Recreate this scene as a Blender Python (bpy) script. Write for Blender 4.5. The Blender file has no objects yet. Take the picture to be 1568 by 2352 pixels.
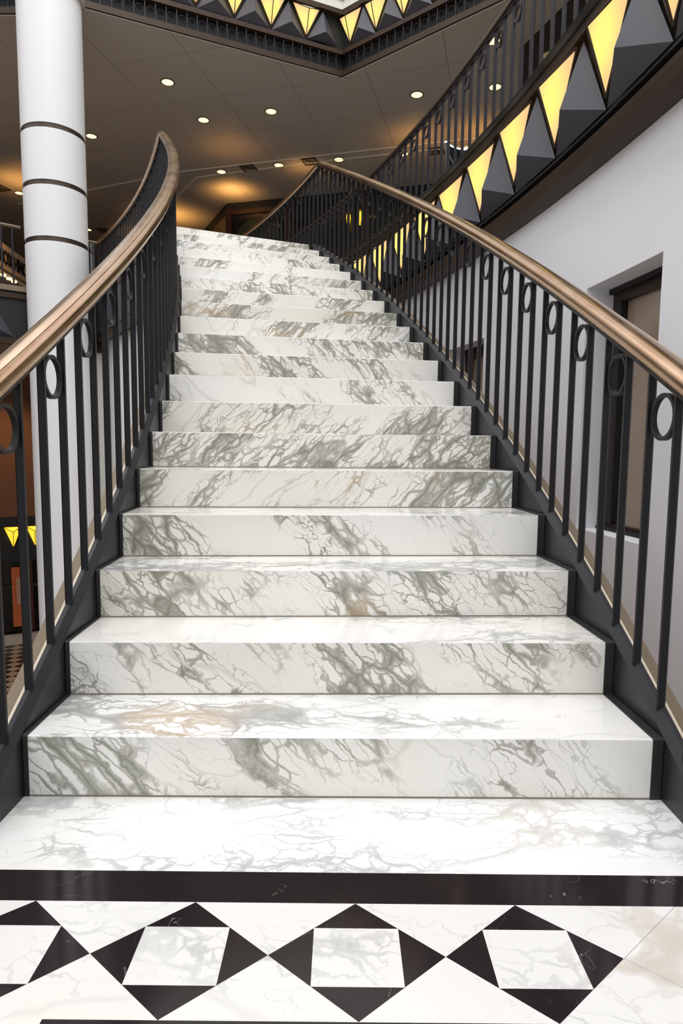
import bpy, bmesh, math, random
from math import sin, cos, pi, atan2, hypot, sqrt
from mathutils import Vector, Matrix
random.seed(7)
S = bpy.context.scene
COL = S.collection

# ------------------------------------------------------------------ camera
cam_d = bpy.data.cameras.new('camera')
cam = bpy.data.objects.new('camera', cam_d); COL.objects.link(cam)
cam_d.sensor_fit = 'HORIZONTAL'; cam_d.sensor_width = 36.0
cam_d.lens = 1454.7 * 36.0 / 1568.0
cam_d.clip_end = 200
cam.matrix_world = (Matrix.Translation((0, 0, 0.8909)) @ Matrix.Rotation(pi/2 - 0.0996, 4, 'X')
                    @ Matrix.Rotation(0.00953, 4, 'Z'))
S.camera = cam

# ------------------------------------------------------------------ exposure, sky
S.view_settings.view_transform = 'Standard'
S.view_settings.look = 'None'
S.view_settings.gamma = 1.0
S.view_settings.exposure = 0.22
try: S.view_settings.use_curve_mapping = False
except Exception: pass

W = bpy.data.worlds.new('atrium_daylight'); S.world = W; W.use_nodes = True
nt = W.node_tree; nt.nodes.clear()
wo = nt.nodes.new('ShaderNodeOutputWorld'); bg = nt.nodes.new('ShaderNodeBackground')
tc = nt.nodes.new('ShaderNodeTexCoord'); sx = nt.nodes.new('ShaderNodeSeparateXYZ')
mr = nt.nodes.new('ShaderNodeMapRange'); mr.interpolation_type = 'SMOOTHSTEP'
mr.inputs['From Min'].default_value = -0.05; mr.inputs['From Max'].default_value = 0.55
mr.inputs['To Min'].default_value = 0.50; mr.inputs['To Max'].default_value = 1.15
nt.links.new(tc.outputs['Generated'], sx.inputs[0]); nt.links.new(sx.outputs['Z'], mr.inputs['Value'])
nt.links.new(mr.outputs[0], bg.inputs['Strength'])
# made-up roof and galleries: noise blotches added so the bronze rails reflect streaks
nz = nt.nodes.new('ShaderNodeTexNoise'); nz.inputs['Scale'].default_value = 2.6; nz.inputs['Detail'].default_value = 1.5
nt.links.new(tc.outputs['Generated'], nz.inputs['Vector'])
nr = nt.nodes.new('ShaderNodeMapRange'); nr.interpolation_type = 'SMOOTHSTEP'
nr.inputs['From Min'].default_value = .40; nr.inputs['From Max'].default_value = .60
nt.links.new(nz.outputs['Fac'], nr.inputs['Value'])
nm = nt.nodes.new('ShaderNodeMix'); nm.data_type = 'RGBA'; nt.links.new(nr.outputs[0], nm.inputs[0])
nm.inputs[6].default_value = (.42, .38, .34, 1); nm.inputs[7].default_value = (1.62, 1.66, 1.74, 1)
nt.links.new(nm.outputs[2], bg.inputs['Color'])
nt.links.new(bg.outputs[0], wo.inputs['Surface'])

def area_light(name, loc, rot, sx_, sy_, energy, color):
    l = bpy.data.lights.new(name, 'AREA'); l.shape = 'RECTANGLE'; l.size = sx_; l.size_y = sy_
    l.energy = energy; l.color = color
    o = bpy.data.objects.new(name, l); o.location = loc; o.rotation_euler = rot; COL.objects.link(o); return o
area_light('skylight', (-1.0, 2.2, 15.0), (0, 0, 0), 7.0, 7.0, 800, (1.0, 0.99, 0.98))

def spot(name, loc, target, energy, color, angle=1.2, blend=1.0, r=0.05):
    l = bpy.data.lights.new(name, 'SPOT'); l.energy = energy; l.color = color
    l.spot_size = angle; l.spot_blend = blend; l.shadow_soft_size = r
    o = bpy.data.objects.new(name, l); COL.objects.link(o); o.location = loc
    d = Vector(target) - Vector(loc); o.rotation_euler = d.to_track_quat('-Z', 'Y').to_euler(); return o

# ------------------------------------------------------------------ materials
def new_mat(name):
    m = bpy.data.materials.new(name); m.use_nodes = True
    n = m.node_tree; b = n.nodes['Principled BSDF']; return m, n, b
def N(nt, t, **kw):
    n = nt.nodes.new(t)
    for k, v in kw.items(): setattr(n, k, v)
    return n
def lk(nt, a, b): nt.links.new(a, b)
def mathn(nt, op, a, b=None, clamp=False):
    n = N(nt, 'ShaderNodeMath', operation=op); n.use_clamp = clamp
    for i, v in enumerate((a, b)):
        if v is None: continue
        if isinstance(v, (int, float)): n.inputs[i].default_value = v
        else: lk(nt, v, n.inputs[i])
    return n.outputs[0]
def maprange(nt, v, a, b, c=0.0, d=1.0, smooth=True):
    n = N(nt, 'ShaderNodeMapRange'); n.interpolation_type = 'SMOOTHSTEP' if smooth else 'LINEAR'
    lk(nt, v, n.inputs['Value'])
    for k, x in zip(('From Min', 'From Max', 'To Min', 'To Max'), (a, b, c, d)): n.inputs[k].default_value = x
    return n.outputs[0]
def mixc(nt, f, a, b, mode='MIX'):
    n = N(nt, 'ShaderNodeMix', data_type='RGBA', blend_type=mode)
    if isinstance(f, (int, float)): n.inputs[0].default_value = f
    else: lk(nt, f, n.inputs[0])
    for i, v in ((6, a), (7, b)):
        if isinstance(v, tuple): n.inputs[i].default_value = (*v, 1)
        else: lk(nt, v, n.inputs[i])
    return n.outputs[2]
def noise(nt, vec, scale, detail=3, rough=.5, dist=0):
    n = N(nt, 'ShaderNodeTexNoise'); lk(nt, vec, n.inputs['Vector'])
    n.inputs['Scale'].default_value = scale; n.inputs['Detail'].default_value = detail
    n.inputs['Roughness'].default_value = rough; n.inputs['Distortion'].default_value = dist
    return n
def simple(name, color, rough=.5, metal=0.0, var=0.06, nscale=6.0, bump=0.0, bscale=60.0, spec=None):
    m, nt, b = new_mat(name)
    tc = N(nt, 'ShaderNodeTexCoord')
    nz = noise(nt, tc.outputs['Object'], nscale, 4)
    dark = tuple(c*(1-var) for c in color); lite = tuple(min(1, c*(1+var)) for c in color)
    lk(nt, mixc(nt, nz.outputs['Fac'], dark, lite), b.inputs['Base Color'])
    b.inputs['Roughness'].default_value = rough; b.inputs['Metallic'].default_value = metal
    if spec is not None: b.inputs['Specular IOR Level'].default_value = spec
    if bump:
        bn = N(nt, 'ShaderNodeBump'); bn.inputs['Strength'].default_value = bump; bn.inputs['Distance'].default_value = .002
        n2 = noise(nt, tc.outputs['Object'], bscale, 3); lk(nt, n2.outputs['Fac'], bn.inputs['Height'])
        lk(nt, bn.outputs[0], b.inputs['Normal'])
    return m

def marble(name, base=(.89, .875, .825), tilt=42, density=.5, scale=1.0, vein=(.17, .17, .14), ochre=(.45, .28, .12), amt=.85, rough=.14):
    m, nt, b = new_mat(name)
    tc = N(nt, 'ShaderNodeTexCoord'); oi = N(nt, 'ShaderNodeObjectInfo')
    r = oi.outputs['Random']
    sgn = mathn(nt, 'MULTIPLY', mathn(nt, 'SUBTRACT', mathn(nt, 'GREATER_THAN', mathn(nt, 'FRACT', mathn(nt, 'MULTIPLY', r, 7.31)), .5), .5), 2)
    sep = N(nt, 'ShaderNodeSeparateXYZ'); lk(nt, tc.outputs['Object'], sep.inputs[0])
    com = N(nt, 'ShaderNodeCombineXYZ')
    lk(nt, mathn(nt, 'ADD', mathn(nt, 'MULTIPLY', sep.outputs['X'], sgn), mathn(nt, 'MULTIPLY', r, 37.0)), com.inputs[0])
    lk(nt, mathn(nt, 'ADD', sep.outputs['Y'], mathn(nt, 'MULTIPLY', r, 91.0)), com.inputs[1])
    lk(nt, sep.outputs['Z'], com.inputs[2])
    mp = N(nt, 'ShaderNodeMapping'); lk(nt, com.outputs[0], mp.inputs['Vector'])
    mp.inputs['Rotation'].default_value = (math.radians(28), math.radians(tilt), math.radians(12))
    mp.inputs['Scale'].default_value = (1*scale, 1*scale, 1*scale)
    st = N(nt, 'ShaderNodeVectorMath', operation='MULTIPLY'); lk(nt, mp.outputs[0], st.inputs[0]); st.inputs[1].default_value = (1.0, .62, .24)
    d1 = noise(nt, mp.outputs[0], 4.0, 3, .55)
    dv = N(nt, 'ShaderNodeVectorMath', operation='MULTIPLY_ADD'); lk(nt, d1.outputs['Color'], dv.inputs[0])
    dv.inputs[1].default_value = (.085, .085, .085); lk(nt, st.outputs[0], dv.inputs[2])
    d2 = noise(nt, mp.outputs[0], 24, 3, .6)
    dv2 = N(nt, 'ShaderNodeVectorMath', operation='MULTIPLY_ADD'); lk(nt, d2.outputs['Color'], dv2.inputs[0])
    dv2.inputs[1].default_value = (.022, .022, .022); lk(nt, dv.outputs[0], dv2.inputs[2])
    v = dv2.outputs[0]
    def vor(sc):
        n = N(nt, 'ShaderNodeTexVoronoi', feature='DISTANCE_TO_EDGE'); lk(nt, v, n.inputs['Vector']); n.inputs['Scale'].default_value = sc
        return n.outputs['Distance']
    mk = noise(nt, dv.outputs[0], 3.2, 4, .62)
    lo = .62 - density*.25
    mask = maprange(nt, mk.outputs['Fac'], lo-.07, lo + .20)
    w = mathn(nt, 'MULTIPLY', mathn(nt, 'ADD', mask, .04), maprange(nt, noise(nt, v, 9, 3).outputs['Fac'], .36, .68, .02, .42, False))
    def line(dist, k):
        q = mathn(nt, 'DIVIDE', dist, mathn(nt, 'MULTIPLY', w, k)); return mathn(nt, 'SUBTRACT', 1.0, q, True)
    l1 = line(vor(15), .95); l2 = mathn(nt, 'MULTIPLY', line(vor(38), 1.0), .8)
    fill = mathn(nt, 'MULTIPLY', maprange(nt, noise(nt, v, 7.5, 5, .7).outputs['Fac'], .47, .66), maprange(nt, mk.outputs['Fac'], lo+.05, lo+.2))
    vv = mathn(nt, 'MAXIMUM', mathn(nt, 'MULTIPLY', mathn(nt, 'POWER', mathn(nt, 'MAXIMUM', l1, l2), .6), maprange(nt, mk.outputs['Fac'], lo-.07, lo+.08, 0, 1)), mathn(nt, 'MULTIPLY', fill, .13))
    # long single hairline veins outside the brecciated bands
    rg = noise(nt, dv.outputs[0], 2.3, 2, .5)
    ab = mathn(nt, 'ABSOLUTE', mathn(nt, 'SUBTRACT', rg.outputs['Fac'], .5))
    hair = mathn(nt, 'MULTIPLY', mathn(nt, 'SUBTRACT', 1.0, mathn(nt, 'DIVIDE', ab, .006), True), .26)
    vv = mathn(nt, 'MAXIMUM', vv, hair)
    oc = maprange(nt, noise(nt, mp.outputs[0], 1.7, 2).outputs['Fac'], .57, .68)
    vc = mixc(nt, mathn(nt, 'MULTIPLY', oc, .8), vein, ochre)
    cl = noise(nt, mp.outputs[0], 1.2, 3)
    bc = mixc(nt, maprange(nt, cl.outputs['Fac'], .4, .7), base, tuple(c*k for c, k in zip(base, (.975, .96, .915))))
    lk(nt, mixc(nt, mathn(nt, 'MULTIPLY', vv, amt), bc, vc), b.inputs['Base Color'])
    b.inputs['Roughness'].default_value = rough
    b.inputs['Specular IOR Level'].default_value = .5
    return m

def emit(name, c0, c1, s0, s1):
    """backlit glass: brighter where the bulb sits behind the pane"""
    m, nt, b = new_mat(name)
    tc = N(nt, 'ShaderNodeTexCoord'); sb = N(nt, 'ShaderNodeVectorMath', operation='SUBTRACT')
    lk(nt, tc.outputs['Generated'], sb.inputs[0]); sb.inputs[1].default_value = (.5, .5, .62)
    ln = N(nt, 'ShaderNodeVectorMath', operation='LENGTH'); lk(nt, sb.outputs[0], ln.inputs[0])
    f = maprange(nt, ln.outputs['Value'], .15, .62)
    lk(nt, mixc(nt, f, c0, c1), b.inputs['Emission Color'])
    lk(nt, maprange(nt, ln.outputs['Value'], .1, .75, s0, s1), b.inputs['Emission Strength'])
    b.inputs['Base Color'].default_value = (.06, .045, .025, 1); b.inputs['Roughness'].default_value = .25
    return m
def glow(name, c, s):
    m, nt, b = new_mat(name); b.inputs['Emission Color'].default_value = (*c, 1); b.inputs['Emission Strength'].default_value = s
    b.inputs['Base Color'].default_value = (*c, 1); return m

M = {}
M['marble'] = marble('arabescato_marble', density=.62, vein=(.19, .19, .14), amt=.9)
M['marble_tread'] = marble('arabescato_marble_tread', base=(.87, .86, .84), density=.46, tilt=84, amt=.78, vein=(.22, .23, .22))
M['marble_floor'] = marble('calacatta_floor', base=(.88, .88, .87), density=.36, tilt=96, amt=.6, vein=(.25, .27, .27), ochre=(.5, .42, .32))
M['marble_tile'] = marble('calacatta_tile', base=(.80, .79, .77), density=.42, tilt=80, amt=.58, scale=.8, vein=(.28, .30, .27), ochre=(.52, .40, .28))
def black_marble():
    m, nt, b = new_mat('black_marble')
    tc = N(nt, 'ShaderNodeTexCoord')
    d = noise(nt, tc.outputs['Object'], 3, 4, .6)
    a = N(nt, 'ShaderNodeVectorMath', operation='MULTIPLY_ADD'); lk(nt, d.outputs['Color'], a.inputs[0]); a.inputs[1].default_value = (.5, .5, .5)
    lk(nt, tc.outputs['Object'], a.inputs[2])
    rg = noise(nt, a.outputs[0], 5, 3, .6)
    ab = mathn(nt, 'ABSOLUTE', mathn(nt, 'SUBTRACT', rg.outputs['Fac'], .5))
    h = mathn(nt, 'MULTIPLY', mathn(nt, 'SUBTRACT', 1.0, mathn(nt, 'DIVIDE', ab, .004), True),
              maprange(nt, noise(nt, tc.outputs['Object'], 6, 2).outputs['Fac'], .5, .7))
    sp = maprange(nt, noise(nt, tc.outputs['Object'], 220, 2).outputs['Fac'], .6, .8, 0, .25)
    bc = mixc(nt, sp, (.018, .013, .015), (.07, .058, .06))
    lk(nt, mixc(nt, mathn(nt, 'MULTIPLY', h, .55), bc, (.45, .40, .36)), b.inputs['Base Color'])
    b.inputs['Roughness'].default_value = .12
    return m
M['black'] = black_marble()
M['joint'] = simple('tile_joint', (.25, .25, .27), .7)
M['grout'] = simple('grout', (.20, .18, .13), .8)
M['plaster'] = simple('white_plaster', (.85, .86, .90), .75, var=.015, nscale=2, bump=.04)
M['plaster_l'] = simple('white_plaster_left', (.86, .845, .82), .75, var=.015, nscale=2)
M['column'] = simple('column_lacquer', (.80, .805, .81), .45, var=.01, nscale=2)
M['steel'] = simple('painted_steel', (.010, .0098, .0118), .42, var=.12, nscale=14, spec=.28)
M['curb'] = simple('blackened_steel', (.019, .019, .023), .36, var=.35, nscale=9, spec=.4)
M['gallery_steel'] = simple('grey_painted_steel', (.020, .018, .025), .45, var=.1, spec=.3)
M['trim_black'] = simple('edge_black', (.022, .022, .022), .5, var=.2)
M['bronze_dark'] = simple('dark_bronze', (.044, .026, .015), .40, metal=.25, var=.15, nscale=3, spec=.35)
M['bronze_strip'] = simple('bronze_strip', (.22, .17, .115), .45, metal=.4, var=.1)
M['pale_line'] = simple('pale_joint', (.70, .60, .47), .6)
M['pyr_dark'] = simple('dark_pyramid_panel', (.052, .051, .068), .42, var=.10, nscale=9)
M['recess'] = simple('black_recess', (.006, .006, .006), .6)
M['band'] = simple('column_band', (.075, .055, .045), .35, metal=.6)
M['ledge'] = simple('cream_cornice', (.75, .74, .66), .6)
M['soffit'] = simple('beige_soffit', (.42, .36, .29), .7, var=.02)
M['glass_dark'] = simple('dark_shop_glass', (.008, .008, .008), .08, var=.3)
M['maroon'] = simple('maroon_frame', (.055, .014, .010), .3, var=.2)
M['shop_brown'] = simple('brown_wall', (.15, .065, .028), .7, var=.05)
M['shop_dark'] = simple('dark_brown_wall', (.025, .012, .008), .6, var=.2)
M['cream_sign'] = simple('sign_panel', (.46, .33, .22), .5, var=.1)
M['letter'] = simple('black_letter', (.006, .005, .005), .4)
M['silver'] = simple('brushed_silver', (.62, .64, .68), .28, metal=.9)
M['skin_poster'] = simple('poster_pink', (.42, .23, .14), .6, var=.2)
M['poster_orange'] = simple('poster_orange', (.45, .10, .02), .6, var=.3)
M['green'] = simple('dark_green_disc', (.02, .035, .014), .4, var=.5, nscale=4)
M['lamp'] = emit('lamp_glass', (1, .84, .20), (.98, .62, .28), 1.0, .80)
M['lamp_far'] = glow('yellow_lamp_glass', (1, .66, .04), .9)
M['lamp_top'] = glow('lamp_top_glass', (1, .90, .72), 1.0)
M['bulb'] = glow('warm_bulb', (1, .78, .36), 1.8)
M['rim_glow'] = glow('white_rim_light', (.75, .95, 1.0), 1.6)
def bronze():
    m, nt, b = new_mat('polished_bronze')
    tc = N(nt, 'ShaderNodeTexCoord')
    n1 = noise(nt, tc.outputs['Object'], 5, 4, .6); n2 = noise(nt, tc.outputs['Object'], 90, 3, .6)
    lk(nt, mixc(nt, maprange(nt, n1.outputs['Fac'], .35, .65), (.48, .31, .195), (.55, .38, .255)), b.inputs['Base Color'])
    b.inputs['Metallic'].default_value = 1.0
    lk(nt, maprange(nt, n1.outputs['Fac'], .3, .7, .20, .26), b.inputs['Roughness'])
    return m
M['bronze'] = bronze()
def ceiling_mat():
    m, nt, b = new_mat('ceiling_panels')
    tc = N(nt, 'ShaderNodeTexCoord'); mp = N(nt, 'ShaderNodeMapping'); lk(nt, tc.outputs['Object'], mp.inputs['Vector'])
    mp.vector_type = 'POINT'; mp.inputs['Rotation'].default_value = (0, 0, .2555)
    sp = N(nt, 'ShaderNodeSeparateXYZ'); lk(nt, mp.outputs[0], sp.inputs[0])
    def ln(o, off, per, wd):
        f = mathn(nt, 'FRACT', mathn(nt, 'DIVIDE', mathn(nt, 'ADD', o, off), per))
        a = mathn(nt, 'ABSOLUTE', mathn(nt, 'SUBTRACT', f, .5))
        return mathn(nt, 'LESS_THAN', a, wd/per)
    g = mathn(nt, 'MAXIMUM', ln(sp.outputs['X'], CEIL_U, 1.32, .006), ln(sp.outputs['Y'], CEIL_V, 1.27, .005))
    lk(nt, mixc(nt, g, (.44, .395, .35), (.22, .195, .17)), b.inputs['Base Color'])
    b.inputs['Roughness'].default_value = .36
    return m
# grid offsets so that seams fall where the photograph shows them
_c, _s = cos(.2555), sin(.2555)
CEIL_U = .66 - ((-2.09*1.26)*_c - (8.08*1.26)*_s) + 1.32*20
CEIL_V = .635 - ((-2.83*1.26)*_s + (9.72*1.26)*_c) + 1.27*20
M['ceiling'] = ceiling_mat()
def checker_mat():
    m, nt, b = new_mat('checkered_floor')
    tc = N(nt, 'ShaderNodeTexCoord'); mp = N(nt, 'ShaderNodeMapping'); lk(nt, tc.outputs['Object'], mp.inputs['Vector'])
    mp.inputs['Rotation'].default_value = (0, 0, .35)
    ck = N(nt, 'ShaderNodeTexChecker'); lk(nt, mp.outputs[0], ck.inputs['Vector']); ck.inputs['Scale'].default_value = 5.2
    ck.inputs['Color1'].default_value = (.40, .27, .18, 1); ck.inputs['Color2'].default_value = (.02, .015, .015, 1)
    lk(nt, ck.outputs['Color'], b.inputs['Base Color']); b.inputs['Roughness'].default_value = .3
    return m
M['checker'] = checker_mat()
def glass_mat():
    m, nt, b = new_mat('window_glass')
    tc = N(nt, 'ShaderNodeTexCoord'); nz = noise(nt, tc.outputs['Object'], 1.2, 2)
    lk(nt, mixc(nt, nz.outputs['Fac'], (.30, .21, .14), (.40, .33, .26)), b.inputs['Base Color'])
    b.inputs['Roughness'].default_value = .12; b.inputs['Specular IOR Level'].default_value = .7
    return m
M['glass'] = glass_mat()

# ------------------------------------------------------------------ helpers
CX, CY, RI, RO = -15.06577, 1.43388, 14.27663, 15.86597
T0, DT, T2, H = .00736, .01888, .00007, .16
ZTOP = 3.2
def theta(n): return T0 + DT*(n-1) + T2*(n-1)**2 if n > 1 else T0 + DT*(n-1)
def nof(t):
    a = t - T0
    return 1 + a/DT if a < 0 else 1 + (-DT + sqrt(DT*DT + 4*T2*a))/(2*T2)
def P(R, t, z): return (CX + R*cos(t), CY + R*sin(t), z)

class MB:
    def __init__(s): s.v = []; s.f = []; s.mi = []; s.mats = []
    def mat(s, m):
        if m not in s.mats: s.mats.append(m)
        return s.mats.index(m)
    def face(s, pts, m):
        i = len(s.v); s.v += [tuple(p) for p in pts]; s.f.append(tuple(range(i, i+len(pts)))); s.mi.append(s.mat(m))
    def solid(s, bot, top, m):
        """prism between two rings of equal length"""
        n = len(bot); i = len(s.v); s.v += [tuple(p) for p in bot] + [tuple(p) for p in top]
        k = s.mat(m)
        s.f.append(tuple(range(i+n-1, i-1, -1))); s.mi.append(k)
        s.f.append(tuple(range(i+n, i+2*n))); s.mi.append(k)
        for a in range(n):
            b = (a+1) % n; s.f.append((i+a, i+b, i+n+b, i+n+a)); s.mi.append(k)
    def box(s, a, b, m):
        x0, y0, z0 = a; x1, y1, z1 = b
        s.solid([(x0, y0, z0), (x1, y0, z0), (x1, y1, z0), (x0, y1, z0)], [(x0, y0, z1), (x1, y0, z1), (x1, y1, z1), (x0, y1, z1)], m)
    def obox(s, c, ux, uy, uz, m):
        c, ux, uy, uz = map(Vector, (c, ux, uy, uz))
        q = [c-ux-uy, c+ux-uy, c+ux+uy, c-ux+uy]
        s.solid([p-uz for p in q], [p+uz for p in q], m)
    def sweep(s, rings, m, closed=False, caps=True, mfun=None):
        n = len(rings[0]); i = len(s.v)
        for r in rings: s.v += [tuple(p) for p in r]
        k = s.mat(m); L = len(rings)
        for a in range(L if closed else L-1):
            c = (a+1) % L
            for b in range(n):
                d = (b+1) % n
                s.f.append((i+a*n+b, i+a*n+d, i+c*n+d, i+c*n+b)); s.mi.append(s.mat(mfun(b)) if mfun else k)
        if caps and not closed:
            s.f.append(tuple(range(i+n-1, i-1, -1))); s.mi.append(k)
            s.f.append(tuple(range(i+(L-1)*n, i+L*n))); s.mi.append(k)
    def sector(s, R0, R1, t0, t1, z0, z1, m, seg=None):
        seg = seg or max(1, int(abs(t1-t0)/.02))
        rings = []
        for a in range(seg+1):
            t = t0 + (t1-t0)*a/seg
            rings.append([P(R0, t, z0), P(R1, t, z0), P(R1, t, z1), P(R0, t, z1)])
        s.sweep(rings, m)
    def build(s, name, parent=None, smooth=False, **tags):
        me = bpy.data.meshes.new(name); me.from_pydata(s.v, [], s.f)
        for m in s.mats: me.materials.append(M[m])
        me.polygons.foreach_set('material_index', s.mi)
        bm = bmesh.new(); bm.from_mesh(me)
        if smooth: bmesh.ops.remove_doubles(bm, verts=bm.verts, dist=1e-5)
        bmesh.ops.recalc_face_normals(bm, faces=bm.faces); bm.to_mesh(me); bm.free()
        if smooth:
            me.polygons.foreach_set('use_smooth', [True]*len(me.polygons))
            me.set_sharp_from_angle(angle=math.radians(40))
        o = bpy.data.objects.new(name, me); COL.objects.link(o)
        if parent: o.parent = parent; o.matrix_parent_inverse = parent.matrix_world.inverted()
        for k, v in tags.items(): o[k] = v
        return o
def thing(name, loc, label, category, group=None):
    o = bpy.data.objects.new(name, None); o.location = loc; COL.objects.link(o)
    o.matrix_world = Matrix.Translation(loc); o.empty_display_size = .1
    o['label'] = label; o['category'] = category
    if group: o['group'] = group
    return o
def ring_pts(c, r, n, ax, ay):
    c = Vector(c); ax = Vector(ax); ay = Vector(ay)
    return [c + ax*(r*cos(2*pi*k/n)) + ay*(r*sin(2*pi*k/n)) for k in range(n)]

# ------------------------------------------------------------------ the setting
# floor with the inlaid border: white field, black bands, diamonds
fl = MB()
def fq(x0, y0, x1, y1, m): fl.face([(x0, y0, 0), (x1, y0, 0), (x1, y1, 0), (x0, y1, 0)], m)
XL, XR = -.84, 3.0
YB0, YB1 = 1.255, 1.164            # black band
YC, HD, WD, PX = 1.0345, .1295, .157, .0345
fq(-.83, YB0, .90, 1.56, 'marble_floor')
fq(-.83, YB1, .90, YB0, 'black')
x = PX - 2*WD*3
centres = [PX + 2*WD*k for k in range(-3, 2)]
tri_l, tri_r = centres[0]-WD, centres[-1]+WD
yt, yb = YC+HD, YC-HD
for c in centres:
    # black diamond minus the white rectangle = four black triangles
    hx, hy = WD/2, HD/2
    p = [(c-hx, YC-hy, 0), (c+hx, YC-hy, 0), (c+hx, YC+hy, 0), (c-hx, YC+hy, 0)]
    fl.face(p, 'marble_tile')
    fl.face([(c, yt, 0), p[3], p[2]], 'black'); fl.face([(c, yb, 0), p[1], p[0]], 'black')
    fl.face([(c-WD, YC, 0), p[0], p[3]], 'black'); fl.face([(c+WD, YC, 0), p[2], p[1]], 'black')
for a, b in zip(centres[:-1], centres[1:]):
    fl.face([(a, yt, 0), ((a+b)/2, YC, 0), (b, yt, 0)], 'marble_tile')
    fl.face([(a, yb, 0), (b, yb, 0), ((a+b)/2, YC, 0)], 'marble_tile')
fl.face([(-.83, yt, 0), (-.83, YC, 0), (tri_l, YC, 0), (centres[0], yt, 0)], 'marble_tile')
fl.face([(-.83, YC, 0), (-.83, yb, 0), (centres[0], yb, 0), (tri_l, YC, 0)], 'marble_tile')
# right of the last diamond: plain white tiles with thin diagonal joints
c = centres[-1]
j = .0016
fl.face([(c, yt, 0), (c+WD, YC, 0), (c+2*WD, yt, 0)], 'marble_tile')
fl.face([(c, yb, 0), (c+2*WD-.0, yb, 0), (c+WD, YC, 0)], 'marble_tile')
fl.face([(c+WD+j, YC, 0), (c+2*WD+j, yb, 0), (1.1, yb, 0), (1.1, yt, 0), (c+2*WD+j, yt, 0)], 'marble_tile')
fl.face([(c+WD, YC, 0), (c+WD+j, YC, 0), (c+2*WD+j, yt, 0), (c+2*WD, yt, 0)], 'joint')
fl.face([(c+WD, YC, 0), (c+2*WD, yb, 0), (c+2*WD+j, yb, 0), (c+WD+j, YC, 0)], 'joint')
fq(-.83, .50, -.46, yb, 'marble_tile'); fq(-.46, .82, .55, yb, 'black')
fq(-.46, .50, .55, .82, 'marble_tile'); fq(.55, .50, 1.1, yb, 'marble_tile')
fq(-.83, -3, 1.1, .50, 'marble_floor')
f_ = fl.build('floor', kind='structure')
sb_ = MB(); sb_.box((-.83, -3, -.25), (.90, 1.56, -.004), 'plaster'); sb_.build('floor', kind='structure')

fb = MB(); fb.box((-16, -6, -3.4), (14, 26, -3.2), 'checker'); fb.build('floor', kind='structure')

# upper gallery slabs (floor above, beige soffit below)
TG = .6555                      # angle of the gallery's straight front edge
gs = MB()
def slab(R0, R1, t0, t1, z0=2.45, z1=3.19):
    seg = max(2, int((t1-t0)/.02)); 
    rings = [[P(R0, t0+(t1-t0)*a/seg, z0), P(R1, t0+(t1-t0)*a/seg, z0), P(R1, t0+(t1-t0)*a/seg, z1), P(R0, t0+(t1-t0)*a/seg, z1)] for a in range(seg+1)]
    gs.sweep(rings, 'soffit')
slab(3, 30, TG+.004, 1.35); slab(16.72, 26, -.35, TG+.004)
gs.build('floor', kind='structure')

# right curved wall with its two deep window openings
RW = 16.66
wt = [-.42 + .012*k for k in range(0, 91)]
win = [(.1005, .1435, .425, 1.835, 'window_1'), (.2325, .2745, .425, 1.80, 'window_2')]
ts = sorted(set([t for t in wt if all(not (a-.003 < t < b+.003) or (a < t < b) for a, b, *_ in win)] + [w[0] for w in win] + [w[1] for w in win]))
wm = MB()
zs = [-3.2, .425, 1.80, 1.835, 2.62]
for a, b in zip(ts[:-1], ts[1:]):
    for z0, z1 in zip(zs[:-1], zs[1:]):
        tm, zm = (a+b)/2, (z0+z1)/2
        if any(w[0] < tm < w[1] and w[2] < zm < w[3] for w in win): continue
        wm.face([P(RW, a, z0), P(RW, b, z0), P(RW, b, z1), P(RW, a, z1)], 'plaster')
for w in win:
    d = .17; n = 5
    for k in range(n):
        a = w[0]+(w[1]-w[0])*k/n; b = w[0]+(w[1]-w[0])*(k+1)/n
        for z in (w[2], w[3]): wm.face([P(RW, a, z), P(RW, b, z), P(RW+d+.05, b, z), P(RW+d+.05, a, z)], 'plaster')
    for t in (w[0], w[1]): wm.face([P(RW, t, w[2]), P(RW+d+.05, t, w[2]), P(RW+d+.05, t, w[3]), P(RW, t, w[3])], 'plaster')
wm.sector(RW+.26, RW+.34, -.42, .66, -3.2, 2.45, 'plaster')
wm.build('wall_right', smooth=True, kind='structure')
for w in win:
    R = RW+.17
    fm = MB(); fw = .055/16.7
    fm.sector(R, R+.05, w[0]-.001, w[1]+.001, w[2]-.0, w[2]+.035, 'bronze_dark', 4)
    fm.sector(R, R+.05, w[0], w[1], w[3]-.085, w[3]+.0, 'bronze_dark', 4)
    fm.sector(R-.03, R+.05, w[0], w[1], w[3]-.03, w[3], 'recess', 4)
    fm.sector(R, R+.05, w[0], w[0]+fw, w[2], w[3], 'bronze_dark', 1)
    fm.sector(R, R+.05, w[1]-fw*1.2, w[1], w[2], w[3], 'bronze_dark', 1)
    fr = fm.build(w[4], kind='structure')
    m2 = MB(); m2.sector(R-.012, R+.03, w[1]-fw*1.9, w[1]-fw*1.2, w[2]+.03, w[3]-.08, 'recess', 1); m2.build('mullion', fr)
    g = MB(); g.sector(R+.03, R+.04, w[0]+fw, w[1]-fw*1.2, w[2]+.03, w[3]-.08, 'glass', 3); g.build('pane', fr)
    s_ = MB(); s_.sector(R-.05, R-.001, w[0]+.0005, w[1]-.0005, w[2]+.0005, w[2]+.018, 'recess', 4); s_.build('window_sill', fr)

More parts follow.
